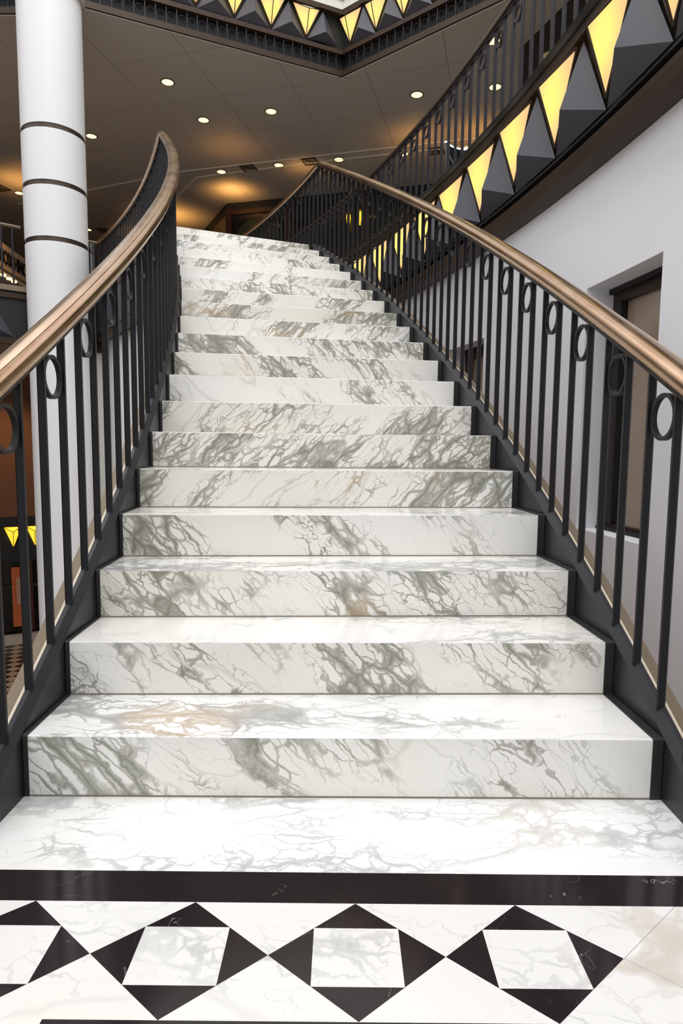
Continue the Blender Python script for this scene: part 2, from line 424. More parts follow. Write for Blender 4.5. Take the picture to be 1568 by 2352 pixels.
# wall below the landing (left of the stairs) and along the gallery front up to the column
wl = MB()
wl.sector(14.27, 14.45, .37, TG, -3.2, 2.5, 'plaster_l')
gp = lambda R: Vector(P(R, TG, 0))
a, b = gp(14.40), gp(13.45); nrm = Vector((-sin(TG), cos(TG), 0))
wl.solid([a, b, b+nrm*.2, a+nrm*.2], [p+Vector((0, 0, 2.5)) for p in (a, b, b+nrm*.2, a+nrm*.2)], 'plaster_l')
a0 = Vector((0, 0, -3.2))
wl.solid([p+a0 for p in (a, b, b+nrm*.2, a+nrm*.2)], [a, b, b+nrm*.2, a+nrm*.2], 'plaster_l')
wl.build('wall_left', smooth=True, kind='structure')

# enclosing walls, far away
wb = MB(); wb.box((-16, 24, -3.4), (14, 24.3, 9), 'shop_dark'); wb.build('wall_back', kind='structure')
wb = MB(); wb.box((-16.3, -3, -3.4), (-16, 24.3, 9), 'shop_brown'); wb.build('wall_far_left', kind='structure')

# ceiling of the upper gallery, cut back along the atrium edge
ZC = 7.08
EDGE = [Vector(p) for p in ((-12, 9.98), (-4.75, 9.80), (-3.98, 9.53), (-.06, 11.28), (6.2, 6.05))]
cm = MB()
poly = [(p.x, p.y) for p in EDGE] + [(14, 6.05), (14, 25), (-16, 25), (-16, 9.98)]
cm.solid([(x, y, ZC) for x, y in poly], [(x, y, ZC+.05) for x, y in poly], 'ceiling')
ceil = cm.build('ceiling', kind='structure')
# the raised strip with the row of downlights
ud, vd = Vector((_c, -_s, 0)), Vector((_s, _c, 0))
def uv(u, v, z): return ud*u + vd*v + Vector((0, 0, z))
def strip(name, pts, w, m, z=ZC, h=.012):
    t = MB()
    for p, q in zip(pts[:-1], pts[1:]):
        p, q = Vector(p), Vector(q); d = (q-p).normalized(); n = Vector((-d.y, d.x))*w/2
        t.solid([(*(p-n), z-h), (*(q-n), z-h), (*(q+n), z-h), (*(p+n), z-h)], [(*(p-n), z-.001), (*(q-n), z-.001), (*(q+n), z-.001), (*(p+n), z-.001)], m)
    return t.build(name, kind='structure')
S126 = 1.26
strip('trim_1', [(-8.4, 17.0), (-3.64, 14.94+.02), (.44, 13.86), (5, 12.65)], .022, 'ledge')
strip('trim_2', [(-4.4, 16.8), (-3.41, 15.27), (-.63, 14.43), (5, 12.98)], .022, 'ledge')
# ------------------------------------------------------------------ staircase
T_END = theta(20)
stair = thing('staircase', P(15.07, theta(1), 0), 'white grey-veined marble staircase curving up between two dark steel railings', 'staircase')
def dd(d): return d/15.07
TWL, TWR = .0115, .026      # steel edging beside the marble, left and right
for n in range(1, 21):
    t = theta(n); t1 = theta(n+1) if n < 20 else TG
    z = n*H; c = .0028
    tr = MB()
    seg = 1 if n < 20 else 14
    rings = []
    for R in (RI, RO):
        rings.append([P(R, t, z-c), P(R, t+dd(c*.35), z-c*.3), P(R, t+dd(c), z)] + [P(R, t+dd(c)+(t1-t-dd(c))*(k+1)/seg, z) for k in range(seg)]
                     + [P(R, t1, z-.02), P(R, t+dd(.02), z-.02)])
    tr.sweep(rings, 'marble_tread')
    st = tr.build('step' if n < 20 else 'landing', stair)
    rr = MB()
    zb = z-H
    rr.sweep([[P(R, t, zb+.0035), P(R, t, z-c), P(R, t+dd(.02), z-.02), P(R, t+dd(.02), zb+.0035)] for R in (RI, RO)], 'marble')
    rr.sweep([[P(R, t-dd(.0025), zb), P(R, t-dd(.0005), zb+.0035), P(R, t+dd(.02), zb+.0035), P(R, t+dd(.02), zb)] for R in (RI, RO)], 'grout')
    rr.build('riser', st)
    for R0, R1 in ((RI-TWL, RI-.0005), (RO+.0005, RO+TWR)):
        e = MB(); p = .0035
        prof = lambda R: [P(R, t-dd(p), zb), P(R, t-dd(p), z+p-.003), P(R, t-dd(p)+dd(.003), z+p), P(R, t1+dd(.02), z+p), P(R, t1+dd(.02), z-.03), P(R, t+dd(.02), z-.03), P(R, t+dd(.02), zb)]
        if n == 20:
            ng = 12
            e.sector(R0, R1, t-dd(p), t1, z-.03, z+p, 'trim_black'); e.sector(R0, R1, t-dd(p), t+dd(.02), zb, z, 'trim_black')
        else: e.sweep([prof(R0), prof(R1)], 'trim_black')
        e.build('edge_trim', st)

# body of the flight under the steps
bd = MB(); rings = []
for k in range(0, 26):
    t = theta(1) + (TG-theta(1))*k/25
    zt = min(nof(t)*H, 3.2) - .22; zl = min(zt-.14, 3.2-.36)
    if k == 0: zl = zt-.02
    rings.append([P(RI-.01, t, zl), P(RO+.03, t, zl), P(RO+.03, t, zt), P(RI-.01, t, zt)])
bd.sweep(rings, 'plaster_l'); bd.build('soffit', stair, smooth=True)

def zline(t): return min(nof(t)*H, ZTOP+.0) if t > theta(.2) else theta_z0
theta_z0 = .2*H
def stringer(side):
    """side -1 left, +1 right.  o = distance outward from the marble's end"""
    Rb = RI if side < 0 else RO
    o0 = (TWL if side < 0 else TWR)
    prof = [(o0+.0005, -.26), (o0+.0035, .0), (o0+.0265, .021), (o0+.038, .021), (o0+.0385, .017), (o0+.042, .017), (o0+.042, -.26)]
    tt = [-.045 + .0097*k for k in range(0, 73)]; tt = [t for t in tt if t < TG] + [TG]
    tt = sorted(set(tt + [T_END, theta(.2)]))
    m = MB()
    m.sweep([[P(Rb+side*o, t, max(zline(t)+dz, -.2)) for o, dz in prof] for t in tt], 'curb')
    c = m.build('stringer', stair)
    pl = MB(); p2 = [(o0+.0425, -.05), (o0+.0425, .014), (o0+.052, .014), (o0+.052, -.05)]
    pl.sweep([[P(Rb+side*o, t, max(zline(t)+dz, -.19)) for o, dz in p2] for t in tt], 'pale_line'); pl.build('joint_strip', c)
    p3 = [(o0+.0525, -.30), (o0+.0525, .015), (o0+.086, .010), (o0+.086, -.30)]
    bz = MB(); bz.sweep([[P(Rb+side*o, t, max(zline(t)+dz, -.2)) for o, dz in p3] for t in tt], 'bronze_strip'); bz.build('bronze_capping', c)
stringer(-1); stringer(1)

# ------------------------------------------------------------------ railings
RAIL_PROF = [(-.036, -.020), (-.042, -.004), (-.041, .010), (-.034, .022), (-.0215, .029), (-.0200, .0272), (-.0185, .0298), (-.009, .0325),
             (0, .0332), (.009, .0325), (.0185, .0298), (.0200, .0272), (.0215, .029), (.034, .022), (.041, .010), (.042, -.004), (.036, -.020), (.024, -.028), (-.024, -.028)]
def rail_z(t): return min(.985 + 8.0*t, 4.0)
def sweep_rail(m, R, ts, prof, zf, mat):
    m.sweep([[P(R+o, t, zf(t)+dz) for o, dz in prof] for t in ts], mat)
def stair_railing(R, k0, tfirst, dth, label, foot_in):
    rl = thing('stair_railing', P(R, theta(1), theta(1)), label, 'railing')
    ts = [-.05 + .006*k for k in range(0, 130)]; ts = [t for t in ts if t < .374] + [.377] + [t for t in ts if .380 < t < TG-.004] + [TG-.004]
    h = MB(); sweep_rail(h, R, ts, RAIL_PROF, rail_z, 'bronze'); h.build('handrail', rl, smooth=True)
    u = MB(); sweep_rail(u, R, ts, [(-.021, -.040), (.021, -.040), (.021, -.0285), (-.021, -.0285)], rail_z, 'steel'); u.build('rail_bar', rl)
    k = k0; pr = None; cnt = 0
    while True:
        t = tfirst + dth*k
        if t > TG-.006: break
        z0 = zline(t) + .0 if t < T_END else ZTOP
        hw = .0045/R; ht = .012; sd = -1 if R < 15 else 1; ch = .0055
        b = MB(); a0, a1 = t-hw, t+hw
        zt = rail_z(t)-.030
        sec = [(R-sd*ht, a0), (R+sd*(ht-ch), a0), (R+sd*ht, a0+ch/R), (R+sd*ht, a1), (R-sd*ht, a1)]
        b.solid([P(r_, a_, z0) for r_, a_ in sec], [P(r_, a_, zt) for r_, a_ in sec], 'steel')
        b.build('baluster', rl); cnt += 1
        if (k % 2) == 0 and t+dth < TG-.006:
            tm = t + dth/2; rg = MB(); zc = rail_z(tm) - (.132 if tm < .37 else .12)
            n = 40; ro, ri = .0615, .0520; rings = []
            for q in range(n):
                a = 2*pi*q/n
                rings.append([P(R+e, tm + r*cos(a)/R, zc + r*1.02*sin(a)) for e, r in ((-.007, ri), (.007, ri), (.007, ro), (-.007, ro))])
            rg.sweep(rings, 'steel', closed=True); rg.build('ring', rl, smooth=True)
        k += 1
    return rl
stair_railing(14.2335, -4, .0049, .0098, 'dark steel stair railing with bronze handrail left of the marble steps', 1)
stair_railing(15.9190, -4, .0118, .00882, 'dark steel stair railing with bronze handrail on the right, in front of the white wall', 1)

# ------------------------------------------------------------------ gallery (right): railing, fascia, pyramid lamps
RG = 16.55
gr = thing('gallery_railing', P(RG, .3, 3.2), 'dark steel balcony railing above the glowing curved fascia on the right', 'railing')
tsg = [.03 + .008*k for k in range(0, 80)]; tsg = [t for t in tsg if t < TG-.004]
PR2 = [(-.026, -.018), (-.030, 0), (-.022, .018), (0, .025), (.022, .018), (.030, 0), (.026, -.018)]
h = MB(); sweep_rail(h, RG, tsg, PR2, lambda t: 3.985, 'bronze_dark'); h.build('handrail', gr, smooth=True)
u = MB(); sweep_rail(u, RG, tsg, [(-.016, -.035), (.016, -.035), (.016, -.0185), (-.016, -.0185)], lambda t: 3.985, 'gallery_steel'); u.build('rail_bar', gr)
def flat_bar(m, R, t, z0, z1, mat, hw=.018, ht=.006):
    a0, a1 = t-hw/R, t+hw/R
    m.solid([P(R-ht, a0, z0), P(R+ht, a0, z0), P(R+ht, a1, z0), P(R-ht, a1, z0)], [P(R-ht, a0, z1), P(R+ht, a0, z1), P(R+ht, a1, z1), P(R-ht, a1, z1)], mat)
def arc_ring(m, R, tm, zc, mat, ro=.056, ri=.047, e=.010):
    n = 32
    m.sweep([[P(R+d, tm + r*cos(2*pi*q/n)/R, zc + r*sin(2*pi*q/n)) for d, r in ((-e, ri), (e, ri), (e, ro), (-e, ro))] for q in range(n)], mat, closed=True)
k = 0; t = .105; DG = .00851
while t < TG-.008:
    b = MB(); flat_bar(b, RG, t, 3.275, 3.95, 'gallery_steel'); b.build('baluster', gr)
    if k % 2 == 0 and t+DG < TG-.008:
        r = MB(); arc_ring(r, RG, t+DG/2, 3.855, 'gallery_steel'); r.build('ring', gr, smooth=True)
    k += 1; t += DG

ZT0, ZT1 = 2.70, 3.17
fa = thing('balcony_fascia', P(16.56, .3, 2.6), 'dark curved balcony fascia with black pyramids above the white wall on the right', 'fascia')
bk = MB(); bk.sector(16.60, 16.70, -.12, TG+.003, 2.50, 3.24, 'recess'); bk.build('backing', fa)
lp = MB(); lpf = [(16.50, 3.25), (16.49, 3.262), (16.50, 3.275), (16.60, 3.275), (16.70, 3.26), (16.70, 3.24), (16.52, 3.24)]
lp.sweep([[P(R, -.12+.0155*q, z) for R, z in lpf] for q in range(51)], 'recess'); lp.build('lip', fa)
tp = MB(); tp.sector(16.53, 16.60, -.12, TG, 3.18, 3.238, 'bronze_dark'); tp.build('top_band', fa)
lb = MB(); rb = [(16.62, 2.475), (16.55, 2.50), (16.545, 2.56), (16.555, 2.565), (16.555, 2.60), (16.62, 2.60), (16.70, 2.60), (16.70, 2.475)]
lb.sweep([[P(R, -.12+.0155*q, z) for R, z in rb] for q in range(51)], 'bronze_dark'); lb.build('bottom_band', fa)
ml = MB(); ml.sector(16.555, 16.60, -.12, TG, 2.635, 2.65, 'recess'); ml.build('moulding', fa)

def tube(m, p, q, w, mat):
    p, q = Vector(p), Vector(q); d = (q-p).normalized()
    a = d.orthogonal().normalized(); b = d.cross(a)
    pr = [(a*cos(2*pi*k/6)+b*sin(2*pi*k/6))*w for k in range(6)]
    m.sweep([[p+x for x in pr], [q+x for x in pr]], mat)
def ordinal(i): return ['first', 'second', 'third', 'fourth', 'fifth', 'sixth', 'seventh', 'eighth', 'ninth', 'tenth', 'eleventh', 'twelfth', 'thirteenth', 'fourteenth', 'fifteenth', 'sixteenth', 'seventeenth', 'eighteenth'][i]
def pyramids(Q, s0, pitch, n0, n1, z0, z1, prot, parent, lampfn, half_lit=.395, skip_last_dark=False, dark_ratio=.49):
    """Q(s, off, z): point at arclength s on the fascia plane, off metres in front of it"""
    hgt = z1-z0
    for k in range(n0, n1+1):
        s = s0 + pitch*k
        # dark pyramid between this lamp's tip and the next one
        A = Q(s+pitch/2, .004, z1-.005); B = Q(s+pitch*.5-pitch*dark_ratio, .004, z0-.035); C = Q(s+pitch*.5+pitch*dark_ratio, .004, z0-.035)
        Pk = Q(s+pitch/2, prot+.005, z0+hgt*.195)
        d = MB(); d.face([A, B, Pk], 'pyr_dark'); d.face([A, Pk, C], 'pyr_dark'); d.face([B, C, Pk], 'pyr_dark'); d.face([A, C, B], 'pyr_dark')
        if not (skip_last_dark and k == n1): d.build('pyramid_panel', parent)
        lampfn(k, s)
def lamp_at(Q, s, z0, z1, pitch, prot, label, group, half=.395, tube_w=.007, glass='lamp'):
    hgt = z1-z0
    a = Q(s-pitch*half, .012, z1-.005); b = Q(s+pitch*half, .012, z1-.005); t = Q(s, .012, z0+.02); pk = Q(s, prot, z1-hgt*.24)
    L = thing('pyramid_lamp', Q(s, 0, z0), label, 'lamp', group)
    g = MB(); g.face([a, pk, t], glass); g.face([pk, b, t], glass); g.face([a, b, pk], 'lamp_top' if glass == 'lamp' else glass); g.face([a, t, b], glass)
    g.build('lamp_glass', L)
    f = MB()
    for p, q in ((a, b), (a, t), (b, t), (a, pk), (b, pk), (pk, t)): tube(f, p, q, tube_w, 'bronze_dark')
    f.build('lamp_frame', L)
    return L
Qr = lambda s, off, z: Vector(P(16.56-off, s/16.56, z))
GRP = 'glowing pyramid lamps in the right balcony fascia'
def lf(k, s):
    i = k+1                      # k = -1 is the lamp at the frame's upper right corner
    if i < 0 or i > 17: return
    nm = ordinal(i)
    if i == 0: lab = 'glowing pyramid lamp nearest the camera, in the top right corner above the white wall'
    else: lab = '%s glowing pyramid lamp counted from the top right along the curved balcony fascia' % nm
    lamp_at(Qr, s, ZT0, ZT1, .5624, .135, lab, GRP)
pyramids(Qr, .1248*16.56, .5624, -3, 14, ZT0, ZT1, .125, fa, lf)

# ------------------------------------------------------------------ landing fascia over the inner well, and the outer one
for R0, R1, lab in ((14.12, 14.19, 'dark bronze-banded edge of the stair landing, seen between the left balusters'), (15.96, 16.02, 'dark bronze-banded edge of the stair landing behind the right balusters')):
    lfz = thing('landing_fascia', P(R0, .5, 2.5), lab, 'fascia')
    b = MB(); b.sector(R0+.01 if R0 < 15 else R0, R1 if R0 < 15 else R1-.01, .40, TG, 2.60, 3.10, 'pyr_dark'); b.build('panel', lfz)
    b = MB(); b.sector(R0, R1, .40, TG, 3.10, 3.16, 'bronze_dark'); b.build('top_band', lfz)
    b = MB(); b.sector(R0, R1, .40, TG, 2.48, 2.58, 'bronze_dark'); b.build('bottom_band', lfz)

# ------------------------------------------------------------------ left gallery front (straight, along the radial line)
O0 = Vector(P(14.22, TG-.004, 0)); DL = Vector((-cos(TG), -sin(TG), 0)); NL = Vector((sin(TG), -cos(TG), 0))   # along, towards the viewer
Ql = lambda s, off, z: O0 + DL*s + NL*off + Vector((0, 0, z))
def bar_l(m, s0, s1, f0, f1, z0, z1, mat):
    q = [Ql(s0, f0, 0), Ql(s1, f0, 0), Ql(s1, f1, 0), Ql(s0, f1, 0)]
    m.solid([p+Vector((0, 0, z0)) for p in q], [p+Vector((0, 0, z1)) for p in q], mat)
lg = thing('balcony_fascia', Ql(1, 0, 2.5), 'dark straight balcony fascia behind the white column, far left', 'fascia')
for nm, s0, s1, f0, f1, z0, z1, mt in (('backing', 0, 7, -.05, 0, 2.40, 3.15, 'recess'), ('rim', 0, 7, -.05, .05, 3.085, 3.16, 'bronze_strip'), ('top_band', 0, 7, -.05, .03, 2.985, 3.06, 'bronze_dark'),
                                       ('bottom_band', 0, 7, -.05, .03, 2.34, 2.42, 'bronze_dark')):
    b = MB()
    bar_l(b, s0, s1, f0, f1, z0, z1, mt); b.build(nm, lg)
for k in (-2, 0, 1, 2, 3, 4, 5, 6):
    s = .33 + .56*k + 1.18
    A = Ql(s, .004, 2.95); B = Ql(s-.27, .004, 2.45); C = Ql(s+.27, .004, 2.45); Pk = Ql(s, .12, 2.55)
    d = MB(); d.face([A, B, Pk], 'pyr_dark'); d.face([A, Pk, C], 'pyr_dark'); d.face([B, C, Pk], 'pyr_dark'); d.face([A, C, B], 'pyr_dark')
    d.build('pyramid_panel', lg)
def left_rail(s0, s1, sf, label, ringoff):
    r = thing('gallery_railing', Ql(s0, 0, 3.16), label, 'railing')
    h = MB(); prof = [(cos(2*pi*k/12)*.028, sin(2*pi*k/12)*.022) for k in range(12)]
    h.sweep([[Ql(s, a, 3.985+b) for a, b in prof] for s in (s0, s0+.01, s1-.01, s1)], 'bronze_strip'); h.build('handrail', r, smooth=True)
    s = sf; k = 0
    while s < s1:
        b = MB(); bar_l(b, s-.010, s+.010, -.015, .015, 3.16, 3.965, 'gallery_steel'); b.build('baluster', r)
        if k % 2 == ringoff and s+.14 < s1+.02:
            g = MB(); n = 28; zc = 3.86; c_ = s+.07
            g.sweep([[Ql(c_+rr*cos(2*pi*q/n), e, zc+rr*sin(2*pi*q/n)) for e, rr in ((-.01, .048), (.01, .048), (.01, .056), (-.01, .056))] for q in range(n)], 'gallery_steel', closed=True)
            g.build('ring', r, smooth=True)
        s += .14; k += 1
    return r
left_rail(0, .27, .0, 'short balcony railing end between the white column and the stair railing, with one ring', 0)
left_rail(1.09, 6.5, 1.20, 'balcony railing running out of the frame left of the white column', 1)

# ------------------------------------------------------------------ column
cc = Vector((-4.15, 9.50, 0)); cr = .423
col = thing('column', (cc.x, cc.y, -3.2), 'tall round white column with three thin dark bands, left of the stairs', 'column')
m = MB(); UX, UY = Vector((1, 0, 0)), Vector((0, 1, 0)); n = 64
bands = [(4.31+.52, .052), (3.74+.385, .052), (3.15+.24, .052)]
def col_seg(z0, z1, r, mat, name):
    m = MB(); m.sweep([ring_pts(cc+Vector((0, 0, z0)), r, n, UX, UY), ring_pts(cc+Vector((0, 0, z1)), r, n, UX, UY)], mat); return m.build(name, col, smooth=True)
ZB = []
for y in (357, 472, 588):       # bands, by their height in metres on the column's face
    ZB.append(.8909 + (1031-y)/1454.7*9.28*1.012)
edges = [-3.2] + sorted(z for zb in ZB for z in (zb-.033, zb+.033)) + [12.0]
for a, b in zip(edges[0::2], edges[1::2]): col_seg(a, b, cr, 'column', 'shaft')
for z in ZB: col_seg(z-.033, z+.033, cr-.012, 'band', 'band')
m = MB(); m.sweep([ring_pts(cc+Vector((0, 0, ZC-.012)), cr+.05, n, UX, UY), ring_pts(cc+Vector((0, 0, ZC+.03)), cr+.05, n, UX, UY)], 'ceiling'); m.build('collar', col, smooth=True)

# ------------------------------------------------------------------ upper atrium edge
def edge_fascia(p, q, label, rev, ext0=0.0):
    p3, q3 = Vector((p.x, p.y, 0)), Vector((q.x, q.y, 0)); L = (q3-p3).length; d = (q3-p3).normalized()
    nn = Vector((d.y, -d.x, 0))
    if nn.y > 0: nn = -nn
    Q = lambda s, off, z: p3 + d*s + nn*off + Vector((0, 0, z))
    F = thing('balcony_fascia', Q(L/2, 0, ZC), label, 'fascia')
    def seg(name, f0, f1, z0, z1, mat, e=0.0):
        m = MB(); a_ = -.10
        m.solid([Q(a_, f0, z0), Q(L, f0, z0), Q(L, f1, z0), Q(a_*(f1 < 0), f1, z0)], [Q(a_, f0, z1), Q(L, f0, z1), Q(L, f1, z1), Q(a_*(f1 < 0), f1, z1)], mat)
        return m.build(name, F)
    seg('backing', -.16, -.09, ZC+.055, ZC+1.0, 'recess')
    seg('bottom_band', .001, .035, ZC-.003, ZC+.085, 'bronze_dark', .0)
    seg('edge_bead', -.014, -.001, ZC-.008, ZC-.001, 'ledge')
    seg('upper_band', -.05, .035, ZC+.335, ZC+.405, 'bronze_dark')
    seg('cornice', -.06, .05, ZC+.95, ZC+1.02, 'bronze_dark')
    seg('cream_panel', -.06, .02, ZC+1.02, ZC+1.45, 'ledge'); seg('cream_moulding', -.06, .07, ZC+1.20, ZC+1.24, 'ledge')
    seg('cream_ledge', -.06, .12, ZC+1.45, ZC+1.55, 'ledge'); seg('cream_upper_panel', -.3, .0, ZC+1.55, ZC+2.6, 'ledge')
    k = 0; s = .115 + (.05 if rev else 0)
    while s < min(L, 4.8):
        b = MB(); b.solid([Q(s-.008, -.012, ZC+.085), Q(s+.008, -.012, ZC+.085), Q(s+.008, .012, ZC+.085), Q(s-.008, .012, ZC+.085)],
                          [Q(s-.008, -.012, ZC+.335), Q(s+.008, -.012, ZC+.335), Q(s+.008, .012, ZC+.335), Q(s-.008, .012, ZC+.335)], 'gallery_steel'); b.build('divider', F)
        g = MB(); nn_ = 24; c_ = s+.0765; zc = ZC+.21
        g.sweep([[Q(c_+rr*cos(2*pi*t/nn_), e, zc+rr*sin(2*pi*t/nn_)) for e, rr in ((-.005, .052), (.005, .052), (.005, .057), (-.005, .057))] for t in range(nn_)], 'gallery_steel', closed=True)
        g.build('ring', F, smooth=True)
        s += .153; k += 1
    return F, Q, L
K1, K2 = EDGE[3], EDGE[2]
F1, Q1, L1 = edge_fascia(K1, K2, 'dark balcony edge with ring frieze and pyramids at the top, left of its corner', False)
F2, Q2, L2 = edge_fascia(K1, EDGE[4], 'dark balcony edge with ring frieze and pyramids at the top, right of its corner', True)
F3, Q3, L3 = edge_fascia(EDGE[1], EDGE[0], 'dark balcony edge with ring frieze at the top left corner, left of the white column', False)
F4, Q4, L4 = edge_fascia(K2, EDGE[1], 'short dark balcony edge hidden behind the white column top', False)
def upl(Q, side):
    def f(k, s):
        if side == 'left': lab = '%s glowing pyramid lamp left of the corner, at the top edge' % ordinal(k)
        else: lab = '%s glowing pyramid lamp right of the corner, at the top edge' % ordinal(k)
        lamp_at(Q, s, ZC+.45, ZC+.94, .59, .15, lab, 'pyramid lamps along the upper balcony edge')
    return f
pyramids(Q1, .648, .595, 0, 4, ZC+.45, ZC+.94, .14, F1, upl(Q1, 'left'))
A = Q1(.648-.2975, .004, ZC+.935); B = Q1(.648-.595*.97, .004, ZC+.45); C = Q1(.648-.02, .004, ZC+.45); Pk = Q1(.648-.2975, .145, ZC+.45+.096)
d = MB(); d.face([A, B, Pk], 'pyr_dark'); d.face([A, Pk, C], 'pyr_dark'); d.face([B, C, Pk], 'pyr_dark'); d.face([A, C, B], 'pyr_dark'); d.build('pyramid_panel', F1)
pyramids(Q2, .175, .53, 0, 3, ZC+.45, ZC+.94, .14, F2, upl(Q2, 'right'))

# ------------------------------------------------------------------ ceiling downlights and vents
DL_ = [(-3.03, 11.46, 'round warm downlight in the ceiling, straight above the left handrail tip'),
       (-2.69, 12.70, 'round warm downlight in the ceiling, below and right of the one above the handrail tip'),
       (-5.08, 13.37, 'round warm downlight half hidden by the right side of the white column, upper one'),
       (-1.37, 12.37, 'round warm downlight in the ceiling midway between the handrail tips'),
       (1.25, 11.77, 'round warm downlight in the ceiling, right of the upper corner'),
       (2.56, 11.51, 'round warm downlight seen through the right balcony railing, upper right'),
       (2.23, 10.28, 'topmost warm downlight beside the balcony handrail on the right'),
       (-2.78, 14.96, 'leftmost round downlight in the ceiling strip behind the stairs'),
       (-1.45, 14.60, 'second downlight from the left in the ceiling strip behind the stairs'),
       (-.13, 14.30, 'downlight in the ceiling strip just right of the right handrail tip'),
       (1.23, 14.01, 'downlight in the ceiling strip seen through the balcony railing, beside its handrail'),
       (2.53, 13.73, 'rightmost downlight in the ceiling strip, above the curved black stand'),
       (-8.0, 16.28, 'small warm downlight left of the white column'),
       (-7.35, 18.88, 'small warm downlight right of the white column, low above the railing end')]
for x, y, lab in DL_:
    o = thing('downlight', (x, y, ZC), lab, 'downlight', 'ceiling downlights')
    m = MB(); cz = Vector((x, y, ZC)); r0, r1 = .098, .122; n = 32
    m.sweep([[cz+Vector((r*cos(2*pi*q/n), r*sin(2*pi*q/n), z)) for r, z in ((r0, -.012), (r1, -.006), (r1, -.001), (r0, -.001))] for q in range(n)], 'bronze_strip', closed=True)
    m.build('trim_ring', o, smooth=True)
    b = MB(); b.sweep([ring_pts(cz+Vector((0, 0, -.010)), .070, n, UX, UY), ring_pts(cz+Vector((0, 0, -.006)), .097, n, UX, UY), ring_pts(cz+Vector((0, 0, -.001)), .097, n, UX, UY)], 'bulb'); b.build('bulb', o, smooth=True)
for x, y, lab in ((-2.14, 14.74, 'square ceiling vent between two downlights of the strip, left one'), (-.75, 14.40, 'square ceiling vent in the strip just left of the right handrail tip'),
                  (1.90, 13.86, 'square ceiling vent in the strip behind the balcony railing'), (-8.3, 16.0, 'square ceiling vent at the left frame edge'), (-6.9, 18.9, 'square ceiling vent above the short railing end')):
    v = thing('ceiling_vent', (x, y, ZC), lab, 'vent', 'square ceiling vents')
    c_ = Vector((x, y, ZC))
    m = MB()
    for sgn in (-1, 1):
        m.obox(c_+ud*(.15*sgn)+Vector((0, 0, -.008)), ud*.012, vd*.16, (0, 0, .007), 'bronze_dark')
        m.obox(c_+vd*(.15*sgn)+Vector((0, 0, -.008)), ud*.16, vd*.012, (0, 0, .007), 'bronze_dark')
    m.build('vent_frame', v)
    m = MB()
    for q in (-.09, -.045, 0, .045, .09):
        e1, e2 = (ud+vd).normalized(), (ud-vd).normalized()
        m.obox(c_+e1*q+Vector((0, 0, -.006)), e1*.009, e2*(.17-abs(q)), (0, 0, .004), 'recess')
    m.obox(c_+Vector((0, 0, -.008)), e1*.17, e2*.012, (0, 0, .003), 'recess')
    m.build('vent_blade', v)

# ------------------------------------------------------------------ far shop front behind the landing
def wall_seg(m, p, q, z0, z1, th, mat):
    p, q = Vector((*p, 0)), Vector((*q, 0)); d = (q-p).normalized(); nn = Vector((-d.y, d.x, 0))*th
    m.solid([v+Vector((0, 0, z0)) for v in (p, q, q+nn, p+nn)], [v+Vector((0, 0, z1)) for v in (p, q, q+nn, p+nn)], mat)
A0, A1, A2, A3 = (-4.35, 19.5), (-3.01, 16.85), (-1.63, 16.45), (6.5, 14.32)
sf = thing('storefront', (*A1, 3.2), 'dark maroon-framed shop front behind the top of the stairs', 'shop front')
m = MB(); wall_seg(m, A0, A1, 3.2, ZC-.25, .2, 'maroon'); m.build('side_panel', sf)
m = MB(); wall_seg(m, A0, A1, ZC-.25, ZC, .22, 'recess'); wall_seg(m, A1, A3, ZC-.16, ZC, .22, 'recess'); m.build('header', sf)
def lerp(a, b, f): return (a[0]+(b[0]-a[0])*f, a[1]+(b[1]-a[1])*f)
m = MB(); wall_seg(m, A1, A3, 3.6, ZC-.16, .1, 'glass_dark'); m.build('glass', sf)
for f in (0, .165, .36, .56, .76):
    p = lerp(A1, A3, f); q = lerp(A1, A3, f+.016); m = MB(); wall_seg(m, p, q, 3.2, ZC-.16, -.06, 'maroon'); m.build('frame_post', sf)
m = MB(); wall_seg(m, lerp(A1, A3, .016), lerp(A1, A3, .165), 5.1, 5.18, -.05, 'maroon'); wall_seg(m, lerp(A1, A3, .016), lerp(A1, A3, .165), 6.78, 6.86, -.05, 'maroon'); m.build('frame_rail', sf)
m = MB(); wall_seg(m, lerp(A1, A3, .016), A3, 3.2, 3.62, .09, 'plaster_l'); m.build('stone_base', sf)
m = MB(); c_ = Vector((*lerp(A1, A3, .088), 5.98)); dv = (Vector((*A3, 0))-Vector((*A1, 0))).normalized(); nv = Vector((dv.y, -dv.x, 0))
m.sweep([ring_pts(c_+nv*.03, .66, 40, dv, (0, 0, 1)), ring_pts(c_+nv*.05, .66, 40, dv, (0, 0, 1))], 'green'); m.build('round_emblem', sf)
m = MB(); m.obox(Vector((*lerp(A1, A3, .12), 4.90))+nv*.06, dv*.30, nv*.01, (0, 0, .20), 'plaster'); m.build('notice_panel', sf)

dw = thing('storefront', (2.95, 10.5, 3.2), 'black shop front seen through the balcony railing at the upper right', 'shop front')
m = MB(); wall_seg(m, (2.88, 10.55), (5.2, 4.0), 3.2, ZC, -.2, 'glass_dark'); m.build('glass', dw)
m = MB(); wall_seg(m, (2.86, 10.62), (2.90, 10.50), 3.2, ZC-.02, .12, 'recess'); m.build('frame_post', dw)

